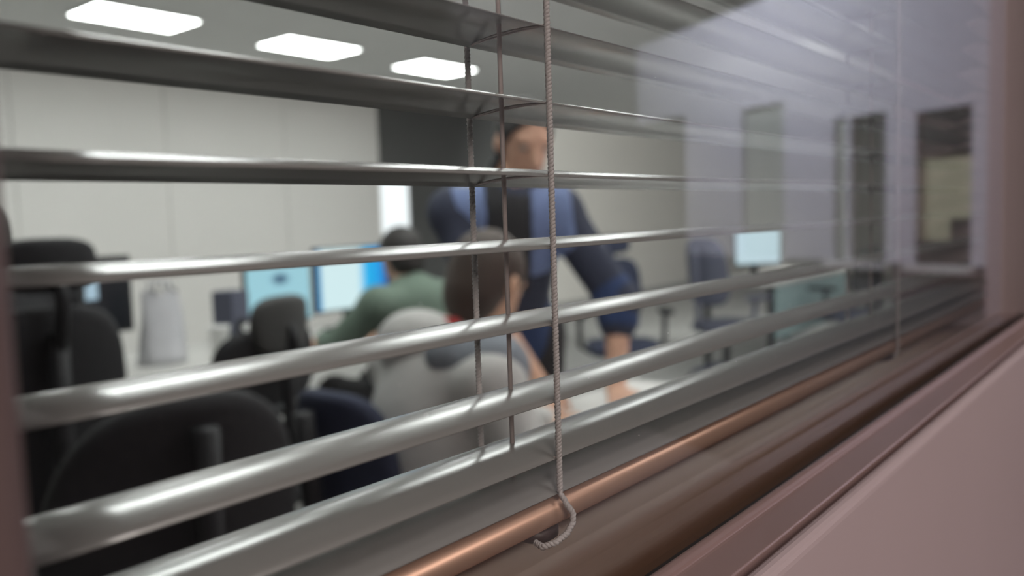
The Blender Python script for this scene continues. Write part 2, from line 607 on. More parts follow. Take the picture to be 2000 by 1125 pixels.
for lx in (0.1685, 0.480):
    yn, yf = 0.1243, 0.1507
    # near ladder cord, its end loops round the bottom rail
    lo = [(lx, yn, 1.80), (lx, yn, 1.2300)]
    if lx < 0.3:
        loop = [(-0.0005, 0.1232, 1.2295), (0.0000, 0.1222, 1.2272), (0.0012, 0.1212, 1.2250), (0.0005, 0.1208, 1.2228), (-0.002, 0.1210, 1.2206),
                (-0.0055, 0.1220, 1.2192), (-0.0075, 0.1245, 1.2182), (-0.0060, 0.1280, 1.2180), (-0.0010, 0.1315, 1.2182)]
        lo += [(lx + a, b, c) for a, b, c in loop]
    else:
        lo += [(lx, 0.1240, 1.2245), (lx - 0.001, 0.1248, 1.2198), (lx - 0.002, 0.1285, 1.2186)]
    cord('ladder_cord', lo)
    cord('ladder_cord', [(lx, yf, 1.80), (lx, yf, 1.2300), (lx, 0.1514, 1.2245), (lx, 0.1500, 1.2198), (lx, 0.146, 1.2186)])
    lc = bmesh.new()
    tube(lc, [Vector((lx - 0.0025, 0.1375, z)) - BO for z in (1.80, 1.5, 1.229)], 0.00062, 8)
    obj('lift_cord', lc, M['liftcord'], blind, smooth=True)
    for i, z in enumerate(zs):
        if i == 0:
            continue
        rg = bmesh.new()
        for s in (-1, 1):
            pts = []
            for k in range(9):
                f = k / 8
                y = yn + (yf - yn) * f
                dx = s * 0.0010 * math.sin(PI * f)
                zz = z - 0.0016 - 0.0012 * (1 - abs(2 * f - 1)) * 0.2 + (0.0006 if f < 0.5 else -0.0006) * abs(2 * f - 1) + (0.0009 * math.sin(PI * f))
                pts.append(Vector((lx + dx, y, zz)) - BO)
            tube(rg, pts, 0.00028, 5)
        obj('ladder_rung', rg, M['liftcord'], blind, smooth=True)
    pg = bmesh.new()
    lathe(pg, [(0.0001, -0.0022), (0.0042, -0.0022), (0.0060, -0.0010), (0.0060, 0.0012), (0.0050, 0.0016)], 20, lx - BO.x - 0.001, 0.1318 - BO.y)
    plug = obj('cord_plug', pg, M['plug'], blind, smooth=True)
    plug['label'] = 'dark brown cord plug'
# headrail
obj('head_rail', box(SX0 - BO.x, SX1 - BO.x, -0.0135, 0.0135, 1.775 - BO.z, 1.799 - BO.z), M['slat'], blind, bevel=0.002)

# ------------------------------------------------------------------ ceiling lights
n_l = 0
where = {(-1, 1): 'hidden'}
labs = {2: 'bright ceiling light panel at left end of the row, nearest the corner of the photo',
        3: 'bright ceiling light panel in the middle of the three lit panels',
        4: 'bright ceiling light panel beside the blind cord, farthest of the lit row'}
root = None
for k in range(0, 10):
    for row, y in enumerate((5.43, 2.35, 1.0)):  # the row nearest the window is unseen, added for more room light
        if row > 0 and (k > 3 or k == 0):
            continue
        x = 2.83 + 1.4 * (k - 2)
        if k > 4:
            x, y = 5.2 + 1.9 * (k - 5), 1.0  # unseen panels added to light the right part of the office
        lab = labs.get(k) if row == 0 else None
        lab = lab or 'unseen lit ceiling panel adding light to the office'
        if root is None:
            root = thing('ceiling_light', lab, 'ceiling light', (x, y, 2.7), 0, 'ceiling light panels')
            bm = bmesh.new()
            for a in ((-0.37, 0.37, -0.23, -0.205), (-0.37, 0.37, 0.205, 0.23), (-0.37, -0.345, -0.205, 0.205), (0.345, 0.37, -0.205, 0.205)):
                bx(bm, a[0], a[1], a[2], a[3], -0.012, 0.0)
            obj('frame', bm, M['whitemetal'], root)
            obj('diffuser', box(-0.344, 0.344, -0.204, 0.204, -0.008, -0.002), M['panel'], root)
        else:
            dup(root, (x, y, 2.7), 0, lab)

# ------------------------------------------------------------------ furniture
def make_chair(label, seatm, backm, framem, headm=None, loc=(0, 0, 0), rz=0.0, bh=0.56, bw=0.46, seat_h=0.46, hw=0.27, hh=0.16, arms=True, head_z=None, group=None, be=3.6, lift=0.0):
    t = thing('office_chair', label, 'chair', loc, rz, group)
    # seat, faces +Y
    bm = pad(0.48, 0.47, 0.075, 0.0, e=3.5)
    xf(bm, (0, 0.02, seat_h - 0.03), (PI / 2, 0, 0))
    obj('seat', bm, seatm, t, smooth=True)
    # backrest: curved pad leaning back
    bm = pad(bw, bh, 0.045, -0.05, e=be, taper=0.12)
    xf(bm, (0, -0.235, seat_h + lift + 0.14 + bh / 2), (-0.12 * -1, 0, 0))
    obj('backrest', bm, backm, t, smooth=True)
    # spine
    bm = bmesh.new()
    tube(bm, [(0, -0.02, seat_h - 0.08), (0, -0.20, seat_h - 0.06), (0, -0.29, seat_h + 0.06), (0, -0.30, seat_h + 0.3), (0, -0.31, seat_h + lift + 0.14 + bh * 0.9)], 0.022, 10)
    obj('back_support', bm, framem, t, smooth=True)
    if headm is not None:
        hz = head_z or seat_h + lift + 0.14 + bh + 0.13
        bm = pad(hw, hh, 0.05, -0.03, e=3.0)
        xf(bm, (0, -0.30, hz), (0.1, 0, 0))
        hd = obj('headrest', bm, headm, t, smooth=True)
        bm = bmesh.new()
        tube(bm, [(0, -0.31, seat_h + lift + 0.14 + bh * 0.8), (0, -0.345, hz - 0.08), (0, -0.325, hz)], 0.016, 8)
        obj('post', bm, framem, hd, smooth=True)
    if arms:
        for s in (-1, 1):
            bm = bmesh.new()
            tube(bm, [(s * 0.22, -0.02, seat_h - 0.06), (s * 0.285, -0.02, seat_h - 0.02), (s * 0.29, 0.0, seat_h + 0.19)], 0.018, 8)
            xx = pad(0.08, 0.26, 0.03, 0, e=3)
            xf(xx, (s * 0.29, 0.03, seat_h + 0.205), (PI / 2, 0, 0))
            me = bpy.data.meshes.new('tmp')
            xx.to_mesh(me)
            xx.free()
            bm.from_mesh(me)
            obj('armrest', bm, framem, t, smooth=True)
    bm = bmesh.new()
    lathe(bm, [(0.03, 0.10), (0.03, 0.26), (0.02, 0.262), (0.02, seat_h - 0.08), (0.07, seat_h - 0.078), (0.07, seat_h - 0.06)], 16)
    obj('gas_lift', bm, M['deskleg'], t, smooth=False)
    bm = bmesh.new()
    for k in range(5):
        a = 2 * PI * k / 5 + 0.3
        tube(bm, [(0.02 * math.cos(a), 0.02 * math.sin(a), 0.12), (0.15 * math.cos(a), 0.15 * math.sin(a), 0.105), (0.27 * math.cos(a), 0.27 * math.sin(a), 0.075)], [0.03, 0.024, 0.016], 8)
    base = obj('base', bm, framem, t, smooth=True)
    for k in range(5):
        a = 2 * PI * k / 5 + 0.3
        bm = bmesh.new()
        c = Vector((0.27 * math.cos(a), 0.27 * math.sin(a), 0.028))
        ax = Vector((-math.sin(a), math.cos(a), 0))
        for s in (-1, 1):
            tube(bm, [c + ax * 0.008 * s, c + ax * 0.022 * s], 0.028, 14)
        obj('caster', bm, M['blackp'], base)
    return t


def make_desk(label, x0, x1, y0, y1, z=0.74, top=M['desk'], modesty=None, group=None):
    t = thing('desk', label, 'desk', ((x0 + x1) / 2, (y0 + y1) / 2, 0), 0, group)
    hx, hy = (x1 - x0) / 2, (y1 - y0) / 2
    obj('desk_top', box(-hx, hx, -hy, hy, z - 0.028, z), top, t, bevel=0.004)
    for sx in (-1, 1):
        for sy in (-1, 1):
            cx, cy = sx * (hx - 0.05), sy * (hy - 0.05)
            obj('leg', box(cx - 0.022, cx + 0.022, cy - 0.022, cy + 0.022, 0, z - 0.028), M['deskleg'], t, bevel=0.003)
    for sy in (-1, 1):
        yc = sy * (hy - 0.0475)
        obj('apron', box(-hx + 0.072, hx - 0.072, yc - 0.0125, yc + 0.0125, z - 0.075, z - 0.028), M['deskleg'], t)
    if modesty is not None:
        mm, side = modesty
        yy = -hy + 0.025 if side < 0 else hy - 0.025
        obj('modesty_panel', box(-hx + 0.08, hx - 0.08, yy - 0.009, yy + 0.009, 0.28, z - 0.03), mm, t, bevel=0.002)
    return t


def make_monitor(label, loc, rz, w=0.5, h=0.31, scr=None, stand=0.12, group=None):
    """screen faces -Y"""
    t = thing('monitor', label, 'monitor', loc, rz, group)
    zc = stand + h / 2
    bm = box(-w / 2, w / 2, -0.012, 0.016, stand, stand + h)
    bx(bm, -w * 0.3, w * 0.3, 0.016, 0.035, stand + h * 0.2, stand + h * 0.8)
    obj('casing', bm, M['blackp'], t, bevel=0.003)
    s = obj('screen', box(-w / 2 + 0.009, w / 2 - 0.009, -0.0015, 0.0, -h / 2 + 0.012, h / 2 - 0.009), scr or M['scr_off'], t)
    s.location = (0, -0.0125, zc)
    bm = bmesh.new()
    bx(bm, -0.03, 0.03, 0.035, 0.055, 0.015, stand + h * 0.55)
    obj('stand_neck', bm, M['blackp'], t, bevel=0.003)
    obj('stand_base', box(-0.12, 0.12, -0.08, 0.11, 0, 0.014), M['blackp'], t, bevel=0.004)
    return t


# desks
make_desk('long white desk carrying the two glowing monitors and the white bag', 1.15, 3.35, 3.05, 3.85)
make_desk('white desk strewn with papers under the leaning man', 1.50, 2.45, 0.70, 1.50)
make_desk('distant grey desk with a pale screen and teal front panel', 6.36, 8.2, 2.55, 3.2, modesty=(M['teal'], -1))

# monitors
make_monitor('monitor with pale blue document, left of the two glowing screens', (2.455, 3.5, 0.74), 0, 0.385, 0.315, M['scr_doc'], 0.085)
make_monitor('monitor with white window and bright blue wallpaper, right of the glowing pair', (2.925, 3.5, 0.74), 0, 0.50, 0.34, M['scr_wall'], 0.105)
mm = make_monitor('dark monitor with one small lit window, behind the black chairs at left', (1.47, 3.52, 0.74), 0, 0.52, 0.32, M['scr_off'], 0.14)
o = obj('lit_window', box(-0.05, 0.05, -0.0008, 0, -0.045, 0.045), M['scr_small'], mm)
o.location = (0.065, -0.0148, 0.33)
make_monitor('distant monitor showing a blank pale blue screen above the far desk', (6.62, 2.80, 0.74), -0.55, 0.44, 0.30, M['scr_pale'], 0.12)

# lit upright screen on the charcoal wall
t = thing('wall_screen', 'bright white upright screen on the dark wall at the end of the cream wall', 'screen', (6.57, 7.12, 1.13))
obj('casing', box(-0.27, 0.25, -0.04, 0.0, 0.0, 0.67), M['blackp'], t, bevel=0.004)
obj('screen', box(-0.26, 0.24, -0.043, -0.0405, 0.01, 0.66), M['scr_white'], t)

# chairs
def aim(loc, to):
    return math.atan2(to[1] - loc[1], to[0] - loc[0]) - PI / 2


make_chair('black office chair with dark grey rounded headrest before the glowing monitors', M['black'], M['black'], M['blackp'], M['darkgrey'], (1.545, 2.53, 0), 0.14,
           bh=0.26, bw=0.44, seat_h=0.42, hw=0.215, hh=0.19, head_z=0.99, arms=True, lift=0.16)
make_chair('black mesh office chair with low curved back, nearest the glass at lower left', M['black'], M['black'], M['blackp'], None, (0.69, 1.45, 0), -0.1,
           bh=0.47, bw=0.44, seat_h=0.44, be=2.7)
make_chair('tall black office chair with flat headrest at the left edge', M['black'], M['black'], M['blackp'], M['black'], (0.765, 2.24, 0), 0.05,
           bh=0.56, bw=0.44, seat_h=0.44, hw=0.22, hh=0.12, head_z=1.231)
make_chair('dark office chair with low navy back under the person in the grey hoodie', M['olive'], M['navy'], M['blackp'], None, (1.325, 1.385, 0), -PI / 2,
           bh=0.36, bw=0.30, seat_h=0.46, arms=False)
make_chair('dark chair under the person in the green top', M['black'], M['black'], M['blackp'], None, (2.50, 2.58, 0), -0.1, bh=0.30, bw=0.42, seat_h=0.45, arms=False)
make_chair('navy office chair with small headrest, empty, right of the standing man', M['navy'], M['navy'], M['blackp'], M['navy'], (4.80, 2.98, 0), 2.3,
           bh=0.42, bw=0.36, seat_h=0.45, hw=0.22, hh=0.13, head_z=1.10)
make_chair('slate blue office chair standing alone by the pale column, right of the navy chair', M['slate'], M['slate'], M['slate'], None, (5.98, 2.78, 0), -1.9,
           bh=0.52, bw=0.42, seat_h=0.46)
make_chair('dark grey office chair in front of the teal panelled desk', M['slate'], M['darkgrey'], M['blackp'], None, (7.15, 2.25, 0), -0.3,
           bh=0.40, bw=0.40, seat_h=0.45)

# clutter on the long desk
t = thing('carrier_bag', 'white plastic carrier bag standing on the long desk', 'bag', (1.78, 3.37, 0.74))
bm = bmesh.new()
N = 28
rings = []
for k in range(9):
    f = k / 8
    z = 0.30 * f
    ring = []
    for j in range(N):
        a = 2 * PI * j / N
        rx = 0.105 * (1 - 0.25 * f) * (1 + 0.07 * math.sin(5 * a + 4 * f))
        ry = 0.075 * (1 - 0.55 * f) * (1 + 0.09 * math.sin(3 * a - 6 * f))
        ring.append(bm.verts.new((rx * math.cos(a), ry * math.sin(a), z + 0.012 * math.sin(4 * a) * f)))
    rings.append(ring)
for a, b in zip(rings, rings[1:]):
    for j in range(N):
        bm.faces.new((a[j], a[(j + 1) % N], b[(j + 1) % N], b[j]))
bm.faces.new(rings[0][::-1])
obj('bag_body', bm, M['bag'], t, smooth=True)
for s in (-1, 1):
    bm = bmesh.new()
    tube(bm, [(-0.04, s * 0.02, 0.28), (-0.03, s * 0.03, 0.35), (0.03, s * 0.03, 0.35), (0.04, s * 0.02, 0.28)], 0.007, 6)
    obj('handle', bm, M['bag'], t, smooth=True)


def cup(label, x, y, m, r=0.036, h=0.1, z=0.74):
    bm = bmesh.new()
    lathe(bm, [(r * 0.7, 0), (r * 0.72, 0.002), (r, h), (r * 1.06, h + 0.002), (r * 1.06, h + 0.006), (r * 0.93, h + 0.006), (r * 0.66, 0.006)], 24)
    o = obj('cup', bm, m, None, smooth=True)
    o.location = (x, y, z)
    return tag(o, label, 'cup')


cup('white paper cup between the white bag and the dark speaker', 2.0, 3.30, M['paper'], 0.045, 0.13)
cup('small black cup beside the white paper cup', 2.085, 3.31, M['scarf'], 0.035, 0.08)
t = thing('desk_speaker', 'dark blue grey desk speaker left of the document monitor', 'speaker', (2.19, 3.50, 0.74), 0.3)
obj('cabinet', box(-0.06, 0.06, -0.06, 0.06, 0.0, 0.27), M['slate'], t, bevel=0.008)
bm = bmesh.new()
lathe(bm, [(0.042, 0), (0.042, 0.004), (0.03, 0.001), (0.012, 0.004)], 20)
xf(bm, (0, -0.06, 0.10), (PI / 2, 0, 0))
obj('driver', bm, M['blackp'], t, smooth=True)
t = thing('tissue_box', 'pale tissue box lying in front of the dark desk speaker', 'box', (2.04, 3.13, 0.74), 0.3)
obj('carton', box(-0.11, 0.11, -0.06, 0.06, 0, 0.08), M['paper'], t, bevel=0.004)
bm = bmesh.new()
lathe(bm, [(0.035, 0), (0.018, 0.03), (0.03, 0.06), (0.004, 0.075)], 9)
xf(bm, (0, 0, 0.08))
obj('tissue', bm, M['paper'], t, smooth=True)
t = thing('keyboard', 'grey keyboard in front of the blue wallpaper monitor', 'keyboard', (2.95, 3.22, 0.74))
kc = obj('case', box(-0.21, 0.21, -0.065, 0.065, 0, 0.018), M['lightgreyp'], t, bevel=0.004)
bm = bmesh.new()
for r in range(5):
    for k in range(14):
        bx(bm, -0.2 + k * 0.0286, -0.2 + k * 0.0286 + 0.024, -0.057 + r * 0.023, -0.057 + r * 0.023 + 0.019, 0.018, 0.024)
obj('keys', bm, M['whitemetal'], kc)
# papers on the near desk
for lab, x, y, rz in (('white paper sheet under the leaning man\'s hand', 1.95, 1.16, 0.25), ('white paper sheet beside the hoodie wearer\'s forearm', 1.68, 1.08, -0.1)):
    bm = bmesh.new()
    n = 8
    g = [[bm.verts.new((-0.105 + 0.21 * i / n, -0.148 + 0.297 * j / n, 0.0015 + 0.003 * math.sin(i * 0.5) * math.sin(j * 0.4))) for j in range(n + 1)] for i in range(n + 1)]
    for i in range(n):
        for j in range(n):
            bm.faces.new((g[i][j], g[i + 1][j], g[i + 1][j + 1], g[i][j + 1]))
    o = obj('paper_sheet', bm, M['paper'], None, smooth=True)
    o.location = (x, y, 0.7405 if x > 1.8 else 0.7408)
    o.rotation_euler = (0, 0, rz)
    tag(o, lab, 'paper')

# ------------------------------------------------------------------ people: smooth implicit bodies
class Sdf:
    def __init__(self, lo, hi, h):
        self.lo = np.array(lo, float)
        self.h = h
        self.n = np.ceil((np.array(hi) - self.lo) / h).astype(int) + 1
        self.F = np.full(self.n, 0.25, np.float32)

    def _win(self, lo, hi):
        a = np.clip(np.floor((np.array(lo) - self.lo) / self.h).astype(int), 0, self.n)
        b = np.clip(np.ceil((np.array(hi) - self.lo) / self.h).astype(int) + 1, 0, self.n)
        sl = tuple(slice(i, j) for i, j in zip(a, b))
        ax = [self.lo[k] + self.h * np.arange(a[k], b[k]) for k in range(3)]
        X, Y, Z = np.meshgrid(*ax, indexing='ij')
        return sl, X, Y, Z

    def _put(self, sl, d, k, sub=False):
        f = self.F[sl]
        d = d.astype(np.float32)
        if sub:
            self.F[sl] = np.maximum(f, -d)
            return
        hh = np.clip(0.5 + 0.5 * (f - d) / k, 0, 1)
        self.F[sl] = f * (1 - hh) + d * hh - k * hh * (1 - hh)

    def cap(self, a, b, ra, rb=None, k=0.02, sub=False):
        rb = ra if rb is None else rb
        a = np.array(a, float)
        b = np.array(b, float)
        m = max(ra, rb) + k * 1.5 + 0.03
        sl, X, Y, Z = self._win(np.minimum(a, b) - m, np.maximum(a, b) + m)
        if X.size == 0:
            return
        d = b - a
        t = np.clip(((X - a[0]) * d[0] + (Y - a[1]) * d[1] + (Z - a[2]) * d[2]) / max(1e-9, d @ d), 0, 1)
        q = np.sqrt((X - a[0] - t * d[0]) ** 2 + (Y - a[1] - t * d[1]) ** 2 + (Z - a[2] - t * d[2]) ** 2)
        self._put(sl, q - (ra + (rb - ra) * t), k, sub)

    def ell(self, c, r, axes=None, k=0.02, sub=False):
        c = np.array(c, float)
        r = np.array(r, float)
        A = np.eye(3) if axes is None else np.array([np.array(v, float) / np.linalg.norm(v) for v in axes])
        m = r.max() + k * 1.5 + 0.03
        sl, X, Y, Z = self._win(c - m, c + m)
        if X.size == 0:
            return
        p = np.stack([X - c[0], Y - c[1], Z - c[2]], -1) @ A.T
        k0 = np.sqrt(((p / r) ** 2).sum(-1))
        k1 = np.sqrt(((p / r ** 2) ** 2).sum(-1)) + 1e-9
        self._put(sl, k0 * (k0 - 1) / k1, k, sub)

    def half(self, p, n):
        """keep the side of the plane that the normal points away from"""
        sl, X, Y, Z = self._win(self.lo, self.lo + self.h * self.n)
        n = np.array(n, float) / np.linalg.norm(n)
        d = ((X - p[0]) * n[0] + (Y - p[1]) * n[1] + (Z - p[2]) * n[2]).astype(np.float32)
        self.F[sl] = np.maximum(self.F[sl], d)

    def mesh(self, name):
        F = self.F
        ins = F < 0
        cnt = np.zeros(np.array(F.shape) - 1)
        acc = np.zeros((*cnt.shape, 3))
        nx, ny, nz = cnt.shape
        corners = [(i, j, k) for i in (0, 1) for j in (0, 1) for k in (0, 1)]
        for a in corners:
            for ax in range(3):
                if a[ax]:
                    continue
                b = list(a)
                b[ax] = 1
                fa = F[a[0]:a[0] + nx, a[1]:a[1] + ny, a[2]:a[2] + nz]
                fb = F[b[0]:b[0] + nx, b[1]:b[1] + ny, b[2]:b[2] + nz]
                cr = (fa < 0) != (fb < 0)
                t = np.where(cr, fa / np.where(cr, fa - fb, 1), 0)
                for q in range(3):
                    acc[..., q] += cr * (a[q] + (t if q == ax else 0))
                cnt += cr
        act = cnt > 0
        idx = -np.ones(cnt.shape, int)
        idx[act] = np.arange(act.sum())
        ii = np.argwhere(act)
        V = self.lo + self.h * (ii + acc[act] / cnt[act][:, None])
        Q = []
        for ax in range(3):
            o1, o2 = [(1, 2), (2, 0), (0, 1)][ax]
            sl0 = [slice(None)] * 3
            sl1 = [slice(None)] * 3
            sl0[ax] = slice(0, -1)
            sl1[ax] = slice(1, None)
            ch = ins[tuple(sl0)] != ins[tuple(sl1)]
            e = np.argwhere(ch)
            e = e[(e[:, o1] > 0) & (e[:, o2] > 0) & (e[:, o1] < F.shape[o1] - 1) & (e[:, o2] < F.shape[o2] - 1)]
            if not len(e):
                continue
            flip = ins[tuple(e.T)]
            qs = []
            for da, db in ((1, 1), (0, 1), (0, 0), (1, 0)):
                c = e.copy()
                c[:, o1] -= da
                c[:, o2] -= db
                qs.append(idx[tuple(c.T)])
            q = np.stack(qs, 1)
            q[~flip] = q[~flip][:, ::-1]
            Q.append(q)
        Q = np.concatenate(Q)
        Q = Q[(Q >= 0).all(1)]
        me = bpy.data.meshes.new(name)
        me.from_pydata(V.tolist(), [], Q.tolist())
        me.validate()
        me.update()
        return me


def nv(v):
    v = np.array(v, float)
    return v / np.linalg.norm(v)


def head(S, c, f, u):
    """skull, jaw, nose, ears; f = where the face looks, u = crown"""
    c = np.array(c, float)
    f = nv(f)
    u = nv(np.array(u) - f * np.dot(u, f))
    s = np.cross(f, u)
    S.ell(c + u * 0.025 - f * 0.008, (0.074, 0.095, 0.090), (s, f, u), 0.02)
    S.ell(c - u * 0.045 + f * 0.030, (0.056, 0.062, 0.070), (s, f, u), 0.03)
    S.cap(c - u * 0.098 + f * 0.058, c - u * 0.098 + f * 0.062, 0.017, None, 0.025)
    S.cap(c + u * 0.012 + f * 0.088, c - u * 0.030 + f * 0.108, 0.008, 0.013, 0.012)
    S.cap(c - u * 0.034 + f * 0.098 - s * 0.010, c - u * 0.034 + f * 0.098 + s * 0.010, 0.008, None, 0.01)
    S.cap(c - u * 0.064 + f * 0.082 - s * 0.018, c - u * 0.064 + f * 0.082 + s * 0.018, 0.0075, None, 0.008)
    for g in (-1, 1):
        S.cap(c + u * 0.030 + f * 0.080 + s * g * 0.012, c + u * 0.030 + f * 0.072 + s * g * 0.046, 0.009, None, 0.012)
        S.ell(c + u * 0.010 + f * 0.093 + s * g * 0.032, (0.017, 0.012, 0.011), (s, f, u), 0.01, sub=True)
        S.ell(c - f * 0.008 - u * 0.008 + s * g * 0.080, (0.010, 0.020, 0.032), (s, f, u), 0.008)
    return s


def hand(S, w, d, nrm, side, curl=0.5):
    """w wrist, d pointing direction, nrm = back of hand, side = +1/-1 where the thumb lies along cross(d,nrm)"""
    w = np.array(w, float)
    d = nv(d)
    nrm = nv(np.array(nrm) - d * np.dot(nrm, d))
    t = np.cross(d, nrm) * side
    for k in (-1, 0, 1):
        S.cap(w + d * 0.012 + t * k * 0.016, w + d * 0.082 + t * k * 0.024, 0.015, 0.012, 0.012)
    for k, (ln, off) in enumerate(((0.066, 0.032), (0.075, 0.011), (0.068, -0.011), (0.052, -0.031))):
        p = w + d * (0.085 - 0.004 * abs(k - 1)) + t * off
        c1 = curl * (0.55 + 0.1 * k)
        d1 = nv(d * math.cos(c1) - nrm * math.sin(c1) + t * off * 3.0)
        c2 = c1 + curl * 0.8
        d2 = nv(d * math.cos(c2) - nrm * math.sin(c2) + t * off * 2.0)
        q = p + d1 * ln * 0.52
        S.cap(p, q, 0.0092, 0.0085, 0.006)
        S.cap(q, q + d2 * ln * 0.5, 0.0085, 0.0072, 0.004)
    p = w + d * 0.025 + t * 0.026
    q = p + d * 0.030 + t * 0.030 - nrm * 0.008
    S.cap(p, q, 0.0125, 0.010, 0.01)
    S.cap(q, q + d * 0.032 + t * 0.008 - nrm * 0.008, 0.010, 0.008, 0.005)


def add_eyes(root_parent, c, f, u, m):
    f = nv(f)
    u = nv(np.array(u) - f * np.dot(u, f))
    s = np.cross(f, u)
    for g in (-1, 1):
        bm = bmesh.new()
        bmesh.ops.create_uvsphere(bm, u_segments=12, v_segments=8, radius=0.0115)
        q = np.array(c) + u * 0.008 + f * 0.0745 + s * g * 0.031
        xf(bm, tuple(q))
        e = obj('eye', bm, m, root_parent, smooth=True)
        bm = bmesh.new()
        bmesh.ops.create_uvsphere(bm, u_segments=10, v_segments=6, radius=0.0062)
        xf(bm, tuple(q + nv(f - u * 0.35) * 0.0065))
        obj('iris', bm, M['scarf'], e, smooth=True)


def person(label, J, face, crown, skin, hair, loc, hairline=0.03):
    """J: joints in world space; builds the body and hair; returns the root"""
    t = thing('person', label, 'person', loc)
    inv = -np.array(loc)
    return t, inv


def limb(S, pts, rs, grow=0.0, k=0.03):
    for (a, b), (ra, rb) in zip(zip(pts, pts[1:]), zip(rs, rs[1:])):
        S.cap(a, b, ra + grow, rb + grow, k)


def bounds(pts, m):
    P = np.array(pts)
    return P.min(0) - m, P.max(0) + m


def torso(S, J, g=0.0, k=0.05):
    sl, sr, hl, hr, nk = [np.array(J[n], float) for n in ('sl', 'sr', 'hl', 'hr', 'neck')]
    sm, hm = (sl + sr) / 2, (hl + hr) / 2
    ax = nv(sl - sr)
    up = nv(sm - hm)
    fw = np.cross(up, ax) * -1
    fw = nv(fw)
    ch = sm * 0.72 + hm * 0.28
    wa = sm * 0.36 + hm * 0.64
    w = np.linalg.norm(sl - sr) / 2
    S.ell(ch, (w * 0.86 + g, 0.112 + g, 0.20 + g), (ax, fw, up), k)
    S.ell(wa, (w * 0.74 + g, 0.105 + g, 0.18 + g), (ax, fw, up), k)
    S.ell(hm, (w * 0.82 + g, 0.120 + g, 0.13 + g), (ax, fw, up), k)
    S.cap(sl, sr, 0.055 + g, None, k)
    S.cap(sm, nk, 0.075 + g * 0.7, 0.055 + g * 0.7, k)
    return ax, fw, up


def build_person(label, loc, J, face, crown, skin, hairm, top, trousers, sleeve_to=1.0, hair_up=0.0, H=0.010, collar=0.0,
                 hands=True, topname='jacket', hair_long=0.0):
    t = thing('person', label, 'person', loc)
    o = np.array(loc, float)
    J = {k: np.array(v, float) - o for k, v in J.items()}
    allp = [J[k] for k in J if k[0] != '_' and k not in ('hdl', 'hdr', 'nrl', 'nrr')]
    lo, hi = bounds(allp, 0.24)
    # body
    B = Sdf(lo, hi, H)
    torso(B, J, 0.0)
    f = nv(face)
    u = nv(np.array(crown) - f * np.dot(crown, f))
    s = head(B, J['head'], face, crown)
    B.cap(J['neck'], J['head'] - u * 0.05 - f * 0.02, 0.055, 0.052, 0.02)
    for q in ('l', 'r'):
        limb(B, [J['s' + q], J['e' + q], J['w' + q]], [0.050, 0.041, 0.028], 0, 0.025)
        limb(B, [J['h' + q], J['k' + q], J['a' + q]], [0.082, 0.056, 0.038], 0, 0.03)
        fd = nv(J['f' + q] - J['a' + q])
        B.cap(J['a' + q], J['f' + q], 0.036, 0.028, 0.02)
        if hands:
            hand(B, J['w' + q], J['hd' + q], J['nr' + q], 1 if q == 'r' else -1, 0.45)
    obj('body', B.mesh('person_body'), skin, t, smooth=True)
    # hair
    c = J['head']
    Hh = Sdf(c - 0.2, c + 0.2, 0.007)
    Hh.ell(c + u * 0.034 - f * 0.014, (0.085, 0.102, 0.092), (s, f, u), 0.01)
    Hh.ell(c - u * 0.02 - f * 0.045, (0.078, 0.066, 0.082 + hair_long), (s, f, u), 0.02)
    Hh.ell(c - u * (0.060 - hair_up) + f * 0.085, (0.088, 0.115, 0.112), (s, f, u), 0.01, sub=True)
    Hh.half(c + f * 0.09 + u * 0.05, f * 0.9 - u * 0.25)
    obj('hair', Hh.mesh('person_hair'), hairm, t, smooth=True)
    add_eyes(t, c, face, crown, M['eye'])
    # upper garment
    G = Sdf(lo, hi, H)
    g = 0.020
    ax, fw, up = torso(G, J, g)
    for q in ('l', 'r'):
        e, w_ = J['e' + q], J['w' + q]
        end = e + (w_ - e) * sleeve_to
        limb(G, [J['s' + q], e, end], [0.056, 0.047, 0.047 - 0.012 * sleeve_to], 0.013, 0.03)
    hm = (J['hl'] + J['hr']) / 2
    G.half(hm - up * 0.10, -up)
    # open collar
    G.cap(J['neck'] + u * 0.01 + f * 0.01, J['neck'] + u * 0.2 + f * 0.02, 0.060 - collar, 0.10, 0.01, sub=True)
    gm = obj(topname, G.mesh('person_top'), top, t, smooth=True)
    # trousers
    T = Sdf(lo, hi, H)
    T.ell(hm - up * 0.02, (np.linalg.norm(J['sl'] - J['sr']) / 2 * 0.82 + 0.012, 0.132, 0.135), (ax, fw, up), 0.03)
    for q in ('l', 'r'):
        a = J['a' + q]
        kn = J['k' + q]
        limb(T, [J['h' + q], kn, a + (kn - a) * 0.12], [0.088, 0.066, 0.056], 0.008, 0.03)
    obj('trousers', T.mesh('person_trousers'), trousers, t, smooth=True)
    for q in ('l', 'r'):
        a, b = J['a' + q], J['f' + q]
        d = nv((b - a) * np.array([1, 1, 0]))
        Z = np.array([0, 0, 1.0])
        Sh = Sdf(np.minimum(a, b) - 0.12, np.maximum(a, b) + 0.12, 0.008)
        base = np.array([a[0], a[1], 0.0]) - np.array([0, 0, o[2]])
        Sh.cap(base + Z * 0.042 - d * 0.03, base + Z * 0.036 + d * 0.15, 0.042, 0.036, 0.02)
        Sh.cap(base + Z * 0.09, base + Z * 0.045 + d * 0.06, 0.045, 0.036, 0.03)
        Sh.half(base + Z * 0.001, (0, 0, -1))
        obj('shoe', Sh.mesh('shoe'), M['shoe'], t, smooth=True)
    return t, J, dict(f=f, u=u, s=s, ax=ax, fw=fw, up=up, lo=lo, hi=hi, H=H, g=g)


